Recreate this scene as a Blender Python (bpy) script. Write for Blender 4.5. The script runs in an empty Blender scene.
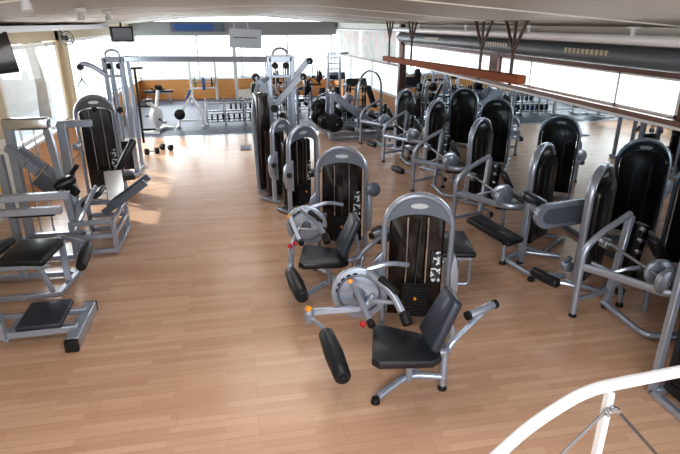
import bpy, bmesh, math, random
from mathutils import Vector as V, Matrix, Euler
random.seed(7)
SC = bpy.context.scene
COL = SC.collection
PI = math.pi
R = math.radians

# ------------------------------------------------------------------ materials
def lin(c):
    return tuple(((x/12.92) if x <= .04045 else ((x+.055)/1.055)**2.4) for x in [k/255 for k in c])

def mat(name, rgb, rough=.5, metal=0., noise=0., nscale=8., coat=0., emit=0., bump=0., alpha=1.):
    m = bpy.data.materials.new(name); m.use_nodes = True
    nt = m.node_tree; b = nt.nodes['Principled BSDF']
    c = lin(rgb)
    b.inputs['Base Color'].default_value = (*c, 1)
    b.inputs['Roughness'].default_value = rough
    b.inputs['Metallic'].default_value = metal
    b.inputs['Coat Weight'].default_value = coat
    b.inputs['Coat Roughness'].default_value = .12
    if emit:
        b.inputs['Emission Color'].default_value = (*c, 1); b.inputs['Emission Strength'].default_value = emit
    g = nt.nodes.new('ShaderNodeNewGeometry')
    n = nt.nodes.new('ShaderNodeTexNoise'); n.inputs['Scale'].default_value = nscale; n.inputs['Detail'].default_value = 3
    nt.links.new(g.outputs['Position'], n.inputs['Vector'])
    mx = nt.nodes.new('ShaderNodeMix'); mx.data_type = 'RGBA'
    k = max(noise, .04)
    mx.inputs[6].default_value = (*[x*(1-k) for x in c], 1); mx.inputs[7].default_value = (*[min(1, x*(1+k)) for x in c], 1)
    nt.links.new(n.outputs['Fac'], mx.inputs[0]); nt.links.new(mx.outputs[2], b.inputs['Base Color'])
    if bump:
        bp = nt.nodes.new('ShaderNodeBump'); bp.inputs['Strength'].default_value = bump; bp.inputs['Distance'].default_value = .01
        nt.links.new(n.outputs['Fac'], bp.inputs['Height']); nt.links.new(bp.outputs['Normal'], b.inputs['Normal'])
    return m

M = {}
M['silver'] = mat('silver_paint', (164, 174, 190), .27, .52, .05, coat=.3)
M['silver_dk'] = mat('silver_grey_panel', (98, 106, 118), .4, .25, .05)
M['header_black'] = mat('dark_header_panel', (44, 48, 54), .3, .1, .05, coat=.3)
M['silver_lt'] = mat('silver_emblem', (178, 184, 190), .35, .4)
M['chrome'] = mat('chrome', (205, 212, 220), .12, 1.)
M['steel'] = mat('brushed_steel', (170, 176, 184), .25, .8)
M['black'] = mat('black_vinyl', (26, 29, 36), .42, 0, .1, 40, coat=.15)
M['navy'] = mat('dark_vinyl_pad', (40, 48, 62), .45, 0, .08, 40, coat=.2)
M['rubber'] = mat('black_rubber', (18, 18, 20), .6)
M['smoke'] = mat('smoked_shroud', (26, 17, 15), .18, 0, .05, 5, coat=.15)
M['blackgloss'] = mat('black_shroud', (13, 13, 15), .3, 0, .1, 5, coat=.08)
M['plate'] = mat('weight_plate', (24, 25, 28), .38, .2)
M['orange'] = mat('orange_knob', (226, 150, 40), .4)
M['red'] = mat('red_knob', (176, 44, 60), .4)
M['white'] = mat('white_paint', (218, 220, 223), .35, 0, .03)
M['whiteframe'] = mat('white_window_frame', (214, 216, 216), .5)
M['beige'] = mat('beige_wall', (206, 192, 164), .7, 0, .05, 3)
M['cream'] = mat('cream_panel', (226, 226, 220), .6)
M['grey'] = mat('grey_soffit', (150, 152, 152), .7, 0, .06, 2)
M['duct'] = mat('grey_duct', (104, 110, 116), .5, .2, .06, 3)
def vent_mat():
    m = mat('vent_brass', (178, 168, 138), .5); nt = m.node_tree; N = nt.nodes.new; L = nt.links.new
    g = N('ShaderNodeNewGeometry'); w = N('ShaderNodeTexWave'); w.bands_direction = 'Y'; w.inputs['Scale'].default_value = 3.2
    cr = N('ShaderNodeValToRGB'); cr.color_ramp.elements[0].color = (.12, .11, .08, 1); cr.color_ramp.elements[0].position = .2; cr.color_ramp.elements[1].color = (.42, .38, .26, 1); cr.color_ramp.elements[1].position = .5
    L(g.outputs['Position'], w.inputs['Vector']); L(w.outputs['Fac'], cr.inputs[0]); L(cr.outputs[0], nt.nodes['Principled BSDF'].inputs['Base Color']); return m
M['vent'] = vent_mat()
M['pipe'] = mat('white_pipe', (240, 242, 246), .35)
M['redbrown'] = mat('redbrown_frame', (92, 52, 44), .5, 0, .1, 6)
M['iron'] = mat('brown_iron', (70, 52, 46), .6, 0, .1, 9)
M['blue'] = mat('blue_vinyl', (54, 92, 150), .45)
M['bluepl'] = mat('blue_plate', (40, 60, 110), .4)
M['green'] = mat('green_plastic', (52, 130, 84), .5)
M['yellow'] = mat('yellow_card', (238, 196, 40), .6)
M['screen'] = mat('tv_screen', (30, 36, 40), .08, 0, .1, 3, coat=.6)
M['sign'] = mat('sign_card', (196, 201, 208), .7)
M['rope'] = mat('steel_cable', (90, 92, 96), .4, .6)
M['stone'] = mat('outside_render', (196, 192, 188), .9, 0, .1, 2)
M['bark'] = mat('outside_bark', (150, 140, 132), .9, 0, .2, 5)
M['leafm'] = mat('outside_leaf', (150, 170, 140), .9, 0, .2, 5)
M['ground'] = mat('outside_ground', (200, 200, 198), .9, 0, .1, 1)

def wood_mat(name, c1, c2, scale, rough=.45):
    m = bpy.data.materials.new(name); m.use_nodes = True
    nt = m.node_tree; b = nt.nodes['Principled BSDF']
    g = nt.nodes.new('ShaderNodeNewGeometry'); mp = nt.nodes.new('ShaderNodeMapping'); mp.inputs['Scale'].default_value = scale
    n = nt.nodes.new('ShaderNodeTexNoise'); n.inputs['Scale'].default_value = 3; n.inputs['Detail'].default_value = 6
    mx = nt.nodes.new('ShaderNodeMix'); mx.data_type = 'RGBA'
    mx.inputs[6].default_value = (*lin(c1), 1); mx.inputs[7].default_value = (*lin(c2), 1)
    L = nt.links.new
    L(g.outputs['Position'], mp.inputs['Vector']); L(mp.outputs[0], n.inputs['Vector']); L(n.outputs['Fac'], mx.inputs[0]); L(mx.outputs[2], b.inputs['Base Color'])
    b.inputs['Roughness'].default_value = rough
    return m
M['orangewood'] = wood_mat('orange_wood_panel', (190, 128, 70), (216, 160, 100), (.6, .6, 6))
M['beamwood'] = wood_mat('orange_brown_beam', (122, 60, 24), (150, 80, 34), (6, .5, 6), .75)
M['sillwood'] = wood_mat('brown_sill', (98, 62, 50), (120, 80, 66), (6, .5, 6))

def floor_mat():
    m = bpy.data.materials.new('laminate_floor'); m.use_nodes = True
    nt = m.node_tree; b = nt.nodes['Principled BSDF']; L = nt.links.new; N = nt.nodes.new
    g = N('ShaderNodeNewGeometry')
    br = N('ShaderNodeTexBrick'); br.offset = .37; br.offset_frequency = 2; br.squash = 1
    for k, v in (('Scale', 1.), ('Mortar Size', .0012), ('Mortar Smooth', .3), ('Bias', 0.), ('Brick Width', .7), ('Row Height', .074)):
        br.inputs[k].default_value = v
    br.inputs['Color1'].default_value = (*lin((211, 177, 152)), 1); br.inputs['Color2'].default_value = (*lin((196, 160, 135)), 1)
    br.inputs['Mortar'].default_value = (*lin((182, 146, 121)), 1)
    L(g.outputs['Position'], br.inputs['Vector'])
    br2 = N('ShaderNodeTexBrick'); br2.offset = .5
    for k, v in (('Scale', 1.), ('Mortar Size', .002), ('Brick Width', 1.3), ('Row Height', .222)): br2.inputs[k].default_value = v
    br2.inputs['Color1'].default_value = (1, 1, 1, 1); br2.inputs['Color2'].default_value = (.91, .9, .89, 1); br2.inputs['Mortar'].default_value = (.78, .74, .7, 1)
    L(g.outputs['Position'], br2.inputs['Vector'])
    mp = N('ShaderNodeMapping'); mp.inputs['Scale'].default_value = (1.5, 22, 1); L(g.outputs['Position'], mp.inputs['Vector'])
    n = N('ShaderNodeTexNoise'); n.inputs['Scale'].default_value = 1.6; n.inputs['Detail'].default_value = 5; L(mp.outputs[0], n.inputs['Vector'])
    rp = N('ShaderNodeMapRange'); rp.inputs['To Min'].default_value = .9; rp.inputs['To Max'].default_value = 1.08; L(n.outputs['Fac'], rp.inputs['Value'])
    m1 = N('ShaderNodeMix'); m1.data_type = 'RGBA'; m1.blend_type = 'MULTIPLY'; m1.inputs[0].default_value = 1
    L(br.outputs['Color'], m1.inputs[6]); L(br2.outputs['Color'], m1.inputs[7])
    m2 = N('ShaderNodeMix'); m2.data_type = 'RGBA'; m2.blend_type = 'MULTIPLY'; m2.inputs[0].default_value = 1
    L(m1.outputs[2], m2.inputs[6]); L(rp.outputs[0], m2.inputs[7]); L(m2.outputs[2], b.inputs['Base Color'])
    b.inputs['Roughness'].default_value = .24
    b.inputs['Specular IOR Level'].default_value = .55
    return m
M['floor'] = floor_mat()
M['carpet'] = mat('blue_grey_carpet', (80, 89, 105), .5, 0, .12, 60, bump=.1)

def ceil_mat():
    m = bpy.data.materials.new('ceiling_boards'); m.use_nodes = True
    nt = m.node_tree; b = nt.nodes['Principled BSDF']; L = nt.links.new; N = nt.nodes.new
    g = N('ShaderNodeNewGeometry'); mp = N('ShaderNodeMapping'); mp.inputs['Scale'].default_value = (.25, 5, 1)
    n = N('ShaderNodeTexNoise'); n.inputs['Scale'].default_value = 2; n.inputs['Detail'].default_value = 4
    mx = N('ShaderNodeMix'); mx.data_type = 'RGBA'
    mx.inputs[6].default_value = (*lin((160, 151, 144)), 1); mx.inputs[7].default_value = (*lin((180, 171, 163)), 1)
    L(g.outputs['Position'], mp.inputs['Vector']); L(mp.outputs[0], n.inputs['Vector']); L(n.outputs['Fac'], mx.inputs[0]); L(mx.outputs[2], b.inputs['Base Color'])
    b.inputs['Roughness'].default_value = .6
    return m
M['ceil'] = ceil_mat()

def glass_mat():
    m = bpy.data.materials.new('window_glass'); m.use_nodes = True
    nt = m.node_tree; nt.nodes.clear(); N = nt.nodes.new; L = nt.links.new
    o = N('ShaderNodeOutputMaterial'); t = N('ShaderNodeBsdfTransparent'); gl = N('ShaderNodeBsdfGlossy'); gl.inputs['Roughness'].default_value = .02
    mx = N('ShaderNodeMixShader'); mx.inputs[0].default_value = .045
    t.inputs['Color'].default_value = (.96, .98, .98, 1)
    L(t.outputs[0], mx.inputs[1]); L(gl.outputs[0], mx.inputs[2]); L(mx.outputs[0], o.inputs['Surface'])
    return m
M['glass'] = glass_mat()

def mirror_mat():
    m = bpy.data.materials.new('mirror_glass'); m.use_nodes = True
    nt = m.node_tree; b = nt.nodes['Principled BSDF']
    b.inputs['Base Color'].default_value = (.70, .77, .80, 1); b.inputs['Metallic'].default_value = 1; b.inputs['Roughness'].default_value = .015
    return m
M['mirror'] = mirror_mat()

def blind_mat():
    m = bpy.data.materials.new('translucent_blind'); m.use_nodes = True
    nt = m.node_tree; nt.nodes.clear(); N = nt.nodes.new; L = nt.links.new
    o = N('ShaderNodeOutputMaterial'); d = N('ShaderNodeBsdfDiffuse'); t = N('ShaderNodeBsdfTranslucent'); mx = N('ShaderNodeMixShader'); mx.inputs[0].default_value = .28
    g = N('ShaderNodeNewGeometry'); n = N('ShaderNodeTexNoise'); n.inputs['Scale'].default_value = 1.8; n.inputs['Detail'].default_value = 2
    cr = N('ShaderNodeValToRGB'); e = cr.color_ramp.elements
    e[0].position = .35; e[0].color = (.62, .68, .64, 1); e[1].position = .5; e[1].color = (.82, .8, .76, 1)
    x = e.new(.66); x.color = (.8, .66, .66, 1)
    L(g.outputs['Position'], n.inputs['Vector']); L(n.outputs['Fac'], cr.inputs[0])
    for s in (d, t): L(cr.outputs[0], s.inputs['Color'])
    L(d.outputs[0], mx.inputs[1]); L(t.outputs[0], mx.inputs[2]); L(mx.outputs[0], o.inputs['Surface'])
    return m
M['blind'] = blind_mat()

def decal_mat():
    m = bpy.data.materials.new('instruction_decal'); m.use_nodes = True
    nt = m.node_tree; b = nt.nodes['Principled BSDF']; N = nt.nodes.new; L = nt.links.new
    g = N('ShaderNodeTexCoord'); n = N('ShaderNodeTexNoise'); n.inputs['Scale'].default_value = 26; n.inputs['Detail'].default_value = 2
    cr = N('ShaderNodeValToRGB'); cr.color_ramp.interpolation = 'CONSTANT'; e = cr.color_ramp.elements
    e[0].position = 0; e[0].color = (.02, .025, .03, 1); e[1].position = .56; e[1].color = (.7, .75, .8, 1)
    L(g.outputs['Object'], n.inputs['Vector']); L(n.outputs['Fac'], cr.inputs[0]); L(cr.outputs[0], b.inputs['Base Color'])
    b.inputs['Roughness'].default_value = .3
    return m
M['decal'] = decal_mat()

# ------------------------------------------------------------------ mesh helpers
def rpath(pts, r, n=5):
    """polyline with rounded corners"""
    pts = [V(p) for p in pts]
    if r <= 0 or len(pts) < 3: return pts
    out = [pts[0]]
    for i in range(1, len(pts)-1):
        p, a, b = pts[i], pts[i-1], pts[i+1]
        da, db = (a-p), (b-p)
        k = min(r, da.length*.48, db.length*.48)
        s, e = p+da.normalized()*k, p+db.normalized()*k
        for j in range(n+1):
            t = j/n
            out.append(s*(1-t)**2+p*2*t*(1-t)+e*t*t)
    out.append(pts[-1])
    return out

class MB:
    def __init__(s): s.bm = bmesh.new(); s.xf = Matrix.Identity(4)
    def tube(s, pts, r, seg=10, b=None, up=None, fil=0., caps=True, closed=False):
        """sweep of an oval (r along the up hint, b across it); r may be a list"""
        P = rpath(pts, fil) if fil else [V(p) for p in pts]
        n = len(P); rings = []
        T = []
        for i in range(n):
            if closed: d = P[(i+1) % n]-P[i-1]
            else: d = P[min(i+1, n-1)]-P[max(i-1, 0)]
            T.append(d.normalized())
        hint = V(up) if up else (V((0, 0, 1)) if abs(T[0].z) < .9 else V((0, 1, 0)))
        nrm = (hint-T[0]*hint.dot(T[0])).normalized()
        for i in range(n):
            nrm = (nrm-T[i]*nrm.dot(T[i]))
            nrm = nrm.normalized() if nrm.length > 1e-6 else T[i].orthogonal().normalized()
            bi = T[i].cross(nrm)
            rr = r[i] if isinstance(r, (list, tuple)) else r
            bb = rr if b is None else b
            rings.append([s.bm.verts.new(s.xf @ (P[i]+nrm*rr*math.cos(2*PI*k/seg)+bi*bb*math.sin(2*PI*k/seg))) for k in range(seg)])
        for i in range(n if closed else n-1):
            A, B = rings[i], rings[(i+1) % n]
            for k in range(seg):
                s.bm.faces.new((A[k], A[(k+1) % seg], B[(k+1) % seg], B[k]))
        if caps and not closed:
            s.bm.faces.new(list(reversed(rings[0]))); s.bm.faces.new(rings[-1])
        return s
    def bar(s, a, b, w, h, up=(0, 0, 1), bev=.006):
        """rectangular bar from a to b: w across, h along up"""
        a, b, up = V(a), V(b), V(up)
        t = (b-a).normalized()
        if abs(t.dot(up)) > .95: up = V((0, 1, 0))
        n = (up-t*up.dot(t)).normalized(); sd = t.cross(n)
        c = (a+b)/2
        m = Matrix(((t.x, sd.x, n.x, c.x), (t.y, sd.y, n.y, c.y), (t.z, sd.z, n.z, c.z), (0, 0, 0, 1)))
        return s.boxm(m, ((b-a).length, w, h), bev)
    def boxm(s, m, size, bev=0.):
        g = bmesh.ops.create_cube(s.bm, size=1)
        vs = g['verts']
        for v in vs: v.co = V((v.co.x*size[0], v.co.y*size[1], v.co.z*size[2]))
        if bev:
            es = list({e for v in vs for e in v.link_edges})
            res = bmesh.ops.bevel(s.bm, geom=es, offset=min(bev, min(size)*.45), segments=3 if bev > .012 else 1, affect='EDGES', profile=.5)
            vs = list({v for v in vs if v.is_valid} | set(res['verts']))
        for v in vs: v.co = s.xf @ (m @ v.co)
        return s
    def box(s, c, size, rot=(0, 0, 0), bev=0.):
        return s.boxm(Matrix.Translation(c) @ Euler([R(a) for a in rot]).to_matrix().to_4x4(), size, bev)
    def lathe(s, p, d, prof, seg=18):
        """prof: (distance along d, radius)"""
        p, d = V(p), V(d).normalized()
        n = d.orthogonal().normalized(); bi = d.cross(n); rings = []
        for t, r in prof:
            rings.append([s.bm.verts.new(s.xf @ (p+d*t+(n*math.cos(2*PI*k/seg)+bi*math.sin(2*PI*k/seg))*max(r, .0005))) for k in range(seg)])
        for A, B in zip(rings, rings[1:]):
            for k in range(seg): s.bm.faces.new((A[k], A[(k+1) % seg], B[(k+1) % seg], B[k]))
        s.bm.faces.new(list(reversed(rings[0]))); s.bm.faces.new(rings[-1])
        return s
    def cyl(s, a, b, r, seg=14, ch=0.):
        a, b = V(a), V(b); L = (b-a).length; ch = min(ch, L*.4)
        prof = [(0, r), (L, r)] if not ch else [(0, r-ch), (ch*.4, r-ch*.3), (ch, r), (L-ch, r), (L-ch*.4, r-ch*.3), (L, r-ch)]
        return s.lathe(a, b-a, prof, seg)
    def ring(s, c, d, R_, r, seg=20, sub=8):
        c, d = V(c), V(d).normalized(); n = d.orthogonal().normalized(); bi = d.cross(n)
        return s.tube([c+(n*math.cos(2*PI*k/seg)+bi*math.sin(2*PI*k/seg))*R_ for k in range(seg)], r, sub, closed=True, up=d)
    def prism(s, poly, y0, y1, m=None, bev=0.):
        """poly of (x,z) points extruded along y"""
        m = m or Matrix.Identity(4)
        A = [s.bm.verts.new(V((x, y0, z))) for x, z in poly]; B = [s.bm.verts.new(V((x, y1, z))) for x, z in poly]
        n = len(poly); fs = [s.bm.faces.new(A), s.bm.faces.new(list(reversed(B)))]
        es = list(fs[0].edges)+list(fs[1].edges)
        for k in range(n): s.bm.faces.new((A[k], B[k], B[(k+1) % n], A[(k+1) % n]))
        vs = A+B
        if bev:
            res = bmesh.ops.bevel(s.bm, geom=es, offset=bev, segments=2, affect='EDGES', profile=.5)
            vs = list({v for v in vs if v.is_valid} | set(res['verts']))
        for v in vs: v.co = s.xf @ (m @ v.co)
        return s
    def quad(s, pts):
        s.bm.faces.new([s.bm.verts.new(s.xf @ V(p)) for p in pts]); return s
    def build(s, name, m, parent=None, label=None, ang=38):
        bm = s.bm
        bmesh.ops.recalc_face_normals(bm, faces=bm.faces)
        for f in bm.faces: f.smooth = True
        for e in bm.edges:
            if len(e.link_faces) == 2 and e.calc_face_angle(0) > R(ang): e.smooth = False
        me = bpy.data.meshes.new(name); bm.to_mesh(me); bm.free()
        o = bpy.data.objects.new(name, me); COL.objects.link(o); me.materials.append(M[m] if isinstance(m, str) else m)
        if parent: o.parent = parent
        if label: o['label'] = label
        return o

def each(mb, name, m, parent):
    """every loose piece of the bmesh becomes an object of its own"""
    todo = set(mb.bm.verts)
    while todo:
        seed = next(v for v in mb.bm.verts if v in todo); comp = {seed}; st = [seed]
        while st:
            for e in st.pop().link_edges:
                for v in e.verts:
                    if v not in comp: comp.add(v); st.append(v)
        todo -= comp
        nb = MB(); mp = {v: nb.bm.verts.new(v.co) for v in mb.bm.verts if v in comp}
        for f in mb.bm.faces:
            if f.verts[0] in comp: nb.bm.faces.new([mp[v] for v in f.verts])
        nb.build(name, m, parent)
    mb.bm.free()
def tag(o, label, cat, group=None, kind=None):
    o['label'] = label; o['category'] = cat
    if group: o['group'] = group
    if kind: o['kind'] = kind
    return o
def thing(name, label, cat, loc=(0, 0, 0), rz=0., group=None):
    o = bpy.data.objects.new(name, None); COL.objects.link(o); o.empty_display_size = .1
    o.location = loc; o.rotation_euler = (0, 0, R(rz))
    return tag(o, label, cat, group)
def struct(name, mb, m, parent=None):
    o = mb.build(name, m, parent)
    if not parent: o['kind'] = 'structure'
    return o
def dup(root, loc, rz, label, group=None):
    r = root.copy(); COL.objects.link(r); r.location = loc; r.rotation_euler = (0, 0, R(rz)); r['label'] = label
    if group: r['group'] = group
    for ch in list(root.children):
        c = ch.copy(); COL.objects.link(c); c.parent = r
        for g in ch.children:
            d = g.copy(); COL.objects.link(d); d.parent = c
    return r

def pad(t, name, c, size, rot=(0, 0, 0), m='black', bev=.03, taper=1.):
    """upholstered pad; taper scales the +x end in y"""
    b = MB(); b.box((0, 0, 0), size, (0, 0, 0), min(bev, size[2]*.42))
    mx = Matrix.Translation(c) @ Euler([R(a) for a in rot]).to_matrix().to_4x4()
    for v in b.bm.verts:
        k = (v.co.x/size[0]+.5); f = 1+(taper-1)*k
        v.co.y *= f
        v.co = mx @ v.co
    return b.build(name, m, t)
def roller(t, name, a, b, r, m='black', parentcap=True, bulge=1.12):
    a, b = V(a), V(b); L = (b-a).length
    mb = MB().lathe(a, b-a, [(0, r*.72), (L*.03, r*.92), (L*.2, r), (L*.5, r*bulge), (L*.8, r), (L*.97, r*.92), (L, r*.72)], 18)
    o = mb.build(name, m, t)
    d = (b-a).normalized()
    MB().cyl(b-d*.002, b+d*.018, r*.42, 12, .004).build('end_cap', 'rubber', o)
    return o
def foot(t, x, y, r=.03, z=0.):
    return MB().lathe((x, y, z), (0, 0, 1), [(0, r*1.15), (.015, r*1.2), (.035, r), (.05, r*.9)], 12).build('rubber_foot', 'rubber', t)

# ------------------------------------------------------------------ weight tower (front faces local -y)
def tower(t, w=.66, h=1.45, back=False, header='silver_dk', shroud='smoke', yd=.1, rod='chrome'):
    Rr = w/2
    def arc(rx, rz, z0, n=18, a0=0., a1=PI): return [(rx*math.cos(a0+(a1-a0)*k/n), z0+rz*math.sin(a0+(a1-a0)*k/n)) for k in range(n+1)]
    zc = h-Rr
    fr = MB()
    path = [(Rr, 0, .02), (Rr, 0, .4), (Rr, 0, zc-.1)]+[(x, 0, z) for x, z in arc(Rr, Rr, zc)]+[(-Rr, 0, zc-.1), (-Rr, 0, .4), (-Rr, 0, .02)]
    fr.tube(path, .05, 12, b=.03, up=(0, 1, 0))
    for sx in (-1, 1):
        fr.bar((sx*Rr, -.12, .045), (sx*Rr, .34, .045), .05, .05)
    fr.bar((-Rr, .3, .045), (Rr, .3, .045), .05, .05)
    fr.build('arch_frame', 'silver', t)
    ri = Rr-.02
    hd = MB()
    poly = arc(ri, ri, zc)+list(reversed(arc(ri, ri-.15, zc)))
    # crescent built as quads
    o_, i_ = arc(ri, ri, zc, 20), arc(ri, ri-.17, zc, 20)
    for yy in (-.022, .03):
        for k in range(20):
            hd.quad([(o_[k][0], yy, o_[k][1]), (o_[k+1][0], yy, o_[k+1][1]), (i_[k+1][0], yy, i_[k+1][1]), (i_[k][0], yy, i_[k][1])])
    for k in range(20):
        hd.quad([(i_[k][0], -.022, i_[k][1]), (i_[k+1][0], -.022, i_[k+1][1]), (i_[k+1][0], .03, i_[k+1][1]), (i_[k][0], .03, i_[k][1])])
    hp = hd.build('header_panel', header, t)
    em = MB(); ell = [(.085*math.cos(2*PI*k/24), h-.105+.026*math.sin(2*PI*k/24)) for k in range(24)]
    em.prism(ell, -.03, -.021)
    if back: em.prism(ell, .029, .038)
    em.build('emblem', 'silver_lt', hp)
    # shroud
    ws = w/2-(.04 if back else .055); zt = zc+.02; rise = ri-.22 if not back else ri-.13
    sh = MB(); pl = [(ws, .09), (-ws, .09)]; top = arc(ws, rise, zt, 16)
    poly = [(-ws, .09), (ws, .09)]+top
    sh.prism(poly, *((-.02, .10) if back else (yd-.02, yd+.15)), bev=.018)
    sh.build('shroud', shroud, t)
    if back:
        rb = MB()
        for k in (-1, 1): rb.bar((k*.1, .102, .2), (k*.1, .102, zc+.02), .035, .012, up=(0, 1, 0))
        each(rb, 'rear_rib', 'header_black', t)
    ro = MB()
    for sx in (-1, 1): ro.cyl((sx*.1, .03, .08), (sx*.1, .03, h-.24), .011, 8)
    each(ro, 'guide_rod', rod, t)
    st = MB()
    for k in range(11): st.box((0, .02, .14+k*.032), (.27, .1, .028), bev=.003)
    st.build('weight_stack', 'plate', t)
    MB().cyl((0, -.05, .36), (0, -.085, .36), .016, 10, .004).build('selector_pin', 'orange', t)
    pu = MB(); pu.cyl((0, .0, h-.23), (0, .04, h-.23), .05, 16, .006); pu.box((0, .02, h-.17), (.05, .05, .09), bev=.005)
    pu.build('pulley', 'rubber', t)
    MB().tube([(.03, .02, h-.25), (.02, .02, .9), (0, .02, .48)], .006, 6).build('cable', 'rope', t)
    MB().box((w*.31, .068, .66), (.1, .008, .34), bev=.002).build('instruction_decal', 'decal', t)
    return t

# ------------------------------------------------------------------ leg extension machine (M row)
def leg_extension(label, loc, rz, folded=False):
    t = thing('leg_extension_machine', label, 'exercise machine', loc, rz, 'leg machines in the centre of the floor')
    tower(t)
    # base and posts
    b = MB()
    b.tube([(-.36, -1.24, .05), (-.1, -1.02, .13), (.2, -1.03, .13)], .032, 10, fil=.12)
    b.tube([(-.3, -.5, .05), (-.16, -.78, .13), (.0, -1.03, .13)], .03, 10, fil=.1)
    b.tube([(.2, -1.03, .04), (.2, -1.03, .46)], .032, 10)
    b.tube([(.2, -1.03, .1), (.26, -.5, .06), (.3, 0, .06)], .03, 10, fil=.2)
    b.tube([(-.1, -1.08, .12), (-.1, -1.15, .46)], .03, 10)
    b.tube([(-.1, -1.15, .46), (.2, -1.15, .46), (.2, -1.03, .44)], .028, 10, fil=.06)
    b.build('base_frame', 'silver', t)
    for x, y in ((-.38, -1.255), (.2, -1.03), (-.3, -.46)): foot(t, x, y, .034)
    # seat and back
    s = MB()
    top = [(-.42, -1.40), (-.42, -.92), (-.36, -.88), (.06, -1.02), (.13, -1.07), (.13, -1.33), (.06, -1.40), (-.36, -1.45)]
    for z0, z1, k in ((.47, .545, 1.),):
        s.prism([(x, -y) for x, y in top], z0, z1, Matrix(((1, 0, 0, 0), (0, 0, -1, 0), (0, 1, 0, 0), (0, 0, 0, 1))), bev=.022)
    s.build('seat', 'black', t)
    pad(t, 'backrest', (.12, -1.16, .79), (.46, .38, .085), (0, -66, 12), 'navy', .035, .75)
    sp = MB(); sp.tube([(.2, -1.03, .42), (.24, -1.1, .6), (.2, -1.14, .78)], .024, 8, fil=.06)
    sp.build('backrest_support', 'silver', t)
    # handle bar on the right
    hb = MB(); hb.tube([(.2, -1.03, .34), (.26, -.99, .46), (.56, -.78, .67)], .027, 10, fil=.1)
    hb.build('side_arm', 'silver', t)
    h2 = MB(); h2.cyl((.40, -.88, .66), (.63, -.75, .70), .036, 12, .004); h = h2.build('side_handle', 'silver', t)
    hc = MB(); hc.cyl((.375, -.894, .656), (.405, -.877, .661), .04, 12); hc.cyl((.625, -.753, .699), (.655, -.736, .704), .04, 12); each(hc, 'handle_cap', 'rubber', h)
    # cam disc
    c = MB()
    pr = [(.0, .30)]
    a = [(-.56+.27*math.cos(2*PI*k/28), .58+.27*math.sin(2*PI*k/28)) for k in range(28)]
    c.prism(a, -.42, -.36, bev=.012)
    c.tube([(-.5, -.38, .82), (-.28, -.34, .88), (-.1, -.2, .8)], .026, 8, fil=.1)
    c.tube([(-.56, -.38, .58), (-.56, -.05, .58)], .05, 12)
    c.bar((-.56, -.08, .58), (-.33, 0, .58), .06, .08)
    cd = c.build('cam_disc', 'silver', t)
    sl = MB()
    for k in range(5):
        an = R(100+k*18); sl.box((-.56+.215*math.cos(an), -.423, .58+.215*math.sin(an)), (.04, .012, .02), (0, -math.degrees(an)-90, 0), .004)
    sl.build('adjustment_slots', 'rubber', cd)
    cr = MB(); cr.ring((-.56, -.425, .58), (0, 1, 0), .2, .012, 28); cr.cyl((-.56, -.425, .58), (-.56, -.45, .58), .06, 14, .01); cr.build('cam_rim', 'silver_dk', cd)
    # lever arm to the shin roller
    l = MB()
    if folded:
        l.tube([(-.5, -.55, .6), (-.56, -.9, .5), (-.54, -1.16, .36), (-.52, -1.26, .36)], .034, 10, fil=.06)
        la = l.build('lever_arm', 'silver', t)
        MB().lathe((-.57, -.92, .52), (0, -.6, .6), [(0, .02), (.01, .03), (.03, .03), (.04, .02)], 12).build('red_knob', 'red', la, 'small red knob')
        roller(t, 'shin_roller', (-.53, -1.26, .36), (-.33, -1.84, .34), .075, 'black')
    l = l if not folded else MB()
    l.bar((-.5, -.5, .48), (-1.0, -.55, .44), .045, .06); l.tube([(-1.0, -.55, .44), (-1.05, -.58, .44), (-1.0, -.66, .42)], .034, 10, fil=.03)
    l.cyl((-1.02, -.6, .36), (-1.02, -.6, .5), .045, 12, .006); l.tube([(-1.0, -.62, .42), (-.84, -.82, .41)], .02, 8)
    l.tube([(-.5, -.5, .48), (-.42, -.42, .56)], .04, 10)
    if folded: l.bm.free()
    else: la = l.build('lever_arm', 'silver', t)
    if not folded: MB().lathe((-1.02, -.62, .5), (0, -.3, 1), [(0, .02), (.01, .032), (.03, .032), (.04, .02)], 12).build('orange_knob', 'orange', la, 'small orange adjusting knob')
    if not folded: roller(t, 'shin_roller', (-.84, -.84, .40), (-.64, -1.43, .36), .075, 'black')
    # adjusting handle with red and black end
    a = MB(); a.tube([(-.62, -.46, .72), (-.44, -.96, .6)], .03, 10); ah = a.build('adjusting_handle', 'silver', t)
    MB().cyl((-.445, -.945, .603), (-.425, -1.0, .59), .034, 12, .004).build('handle_cap', 'rubber', ah)
    MB().lathe((-.5, -.94, .58), (-.4, -.9, -.1), [(0, .015), (.01, .03), (.025, .03), (.035, .015)], 12).build('red_knob', 'red', ah, 'small red knob')
    MB().lathe((-.64, -.45, .73), (0, -1, .3), [(0, .015), (.01, .025), (.03, .025), (.04, .015)], 12).build('orange_knob', 'orange', ah, 'small orange knob')
    g = MB(); g.tube([(-.47, -.5, .84), (-.26, -.74, .78), (-.16, -.92, .66)], .034, 10, fil=.1); g.tube([(-.46, -.62, .62), (-.2, -.7, .66)], .022, 8)
    gl = g.build('thigh_arm', 'silver', t)
    ge = MB(); ge.cyl((-.36, -.6, .84), (-.22, -.76, .77), .04, 12, .006); ge.cyl((-.16, -.9, .68), (-.12, -.98, .6), .046, 12, .008); ge.cyl((-.2, -.7, .66), (-.16, -.715, .665), .032, 10); each(ge, 'grip', 'rubber', gl)
    # curved side fairing at the right leg
    if folded:      # body sits a little farther forward than on the neighbour
        for c in t.children:
            if c.name.split('.')[0] in ('arch_frame', 'header_panel', 'shroud', 'weight_stack', 'selector_pin', 'pulley', 'cable', 'instruction_decal', 'guide_rod'): continue
            mv = V((.12, -.1, -.04)) if c.name.startswith('cam_disc') else V((0, -.24, 0))
            for q in (c, *c.children): q.data.transform(Matrix.Translation(mv))
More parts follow.
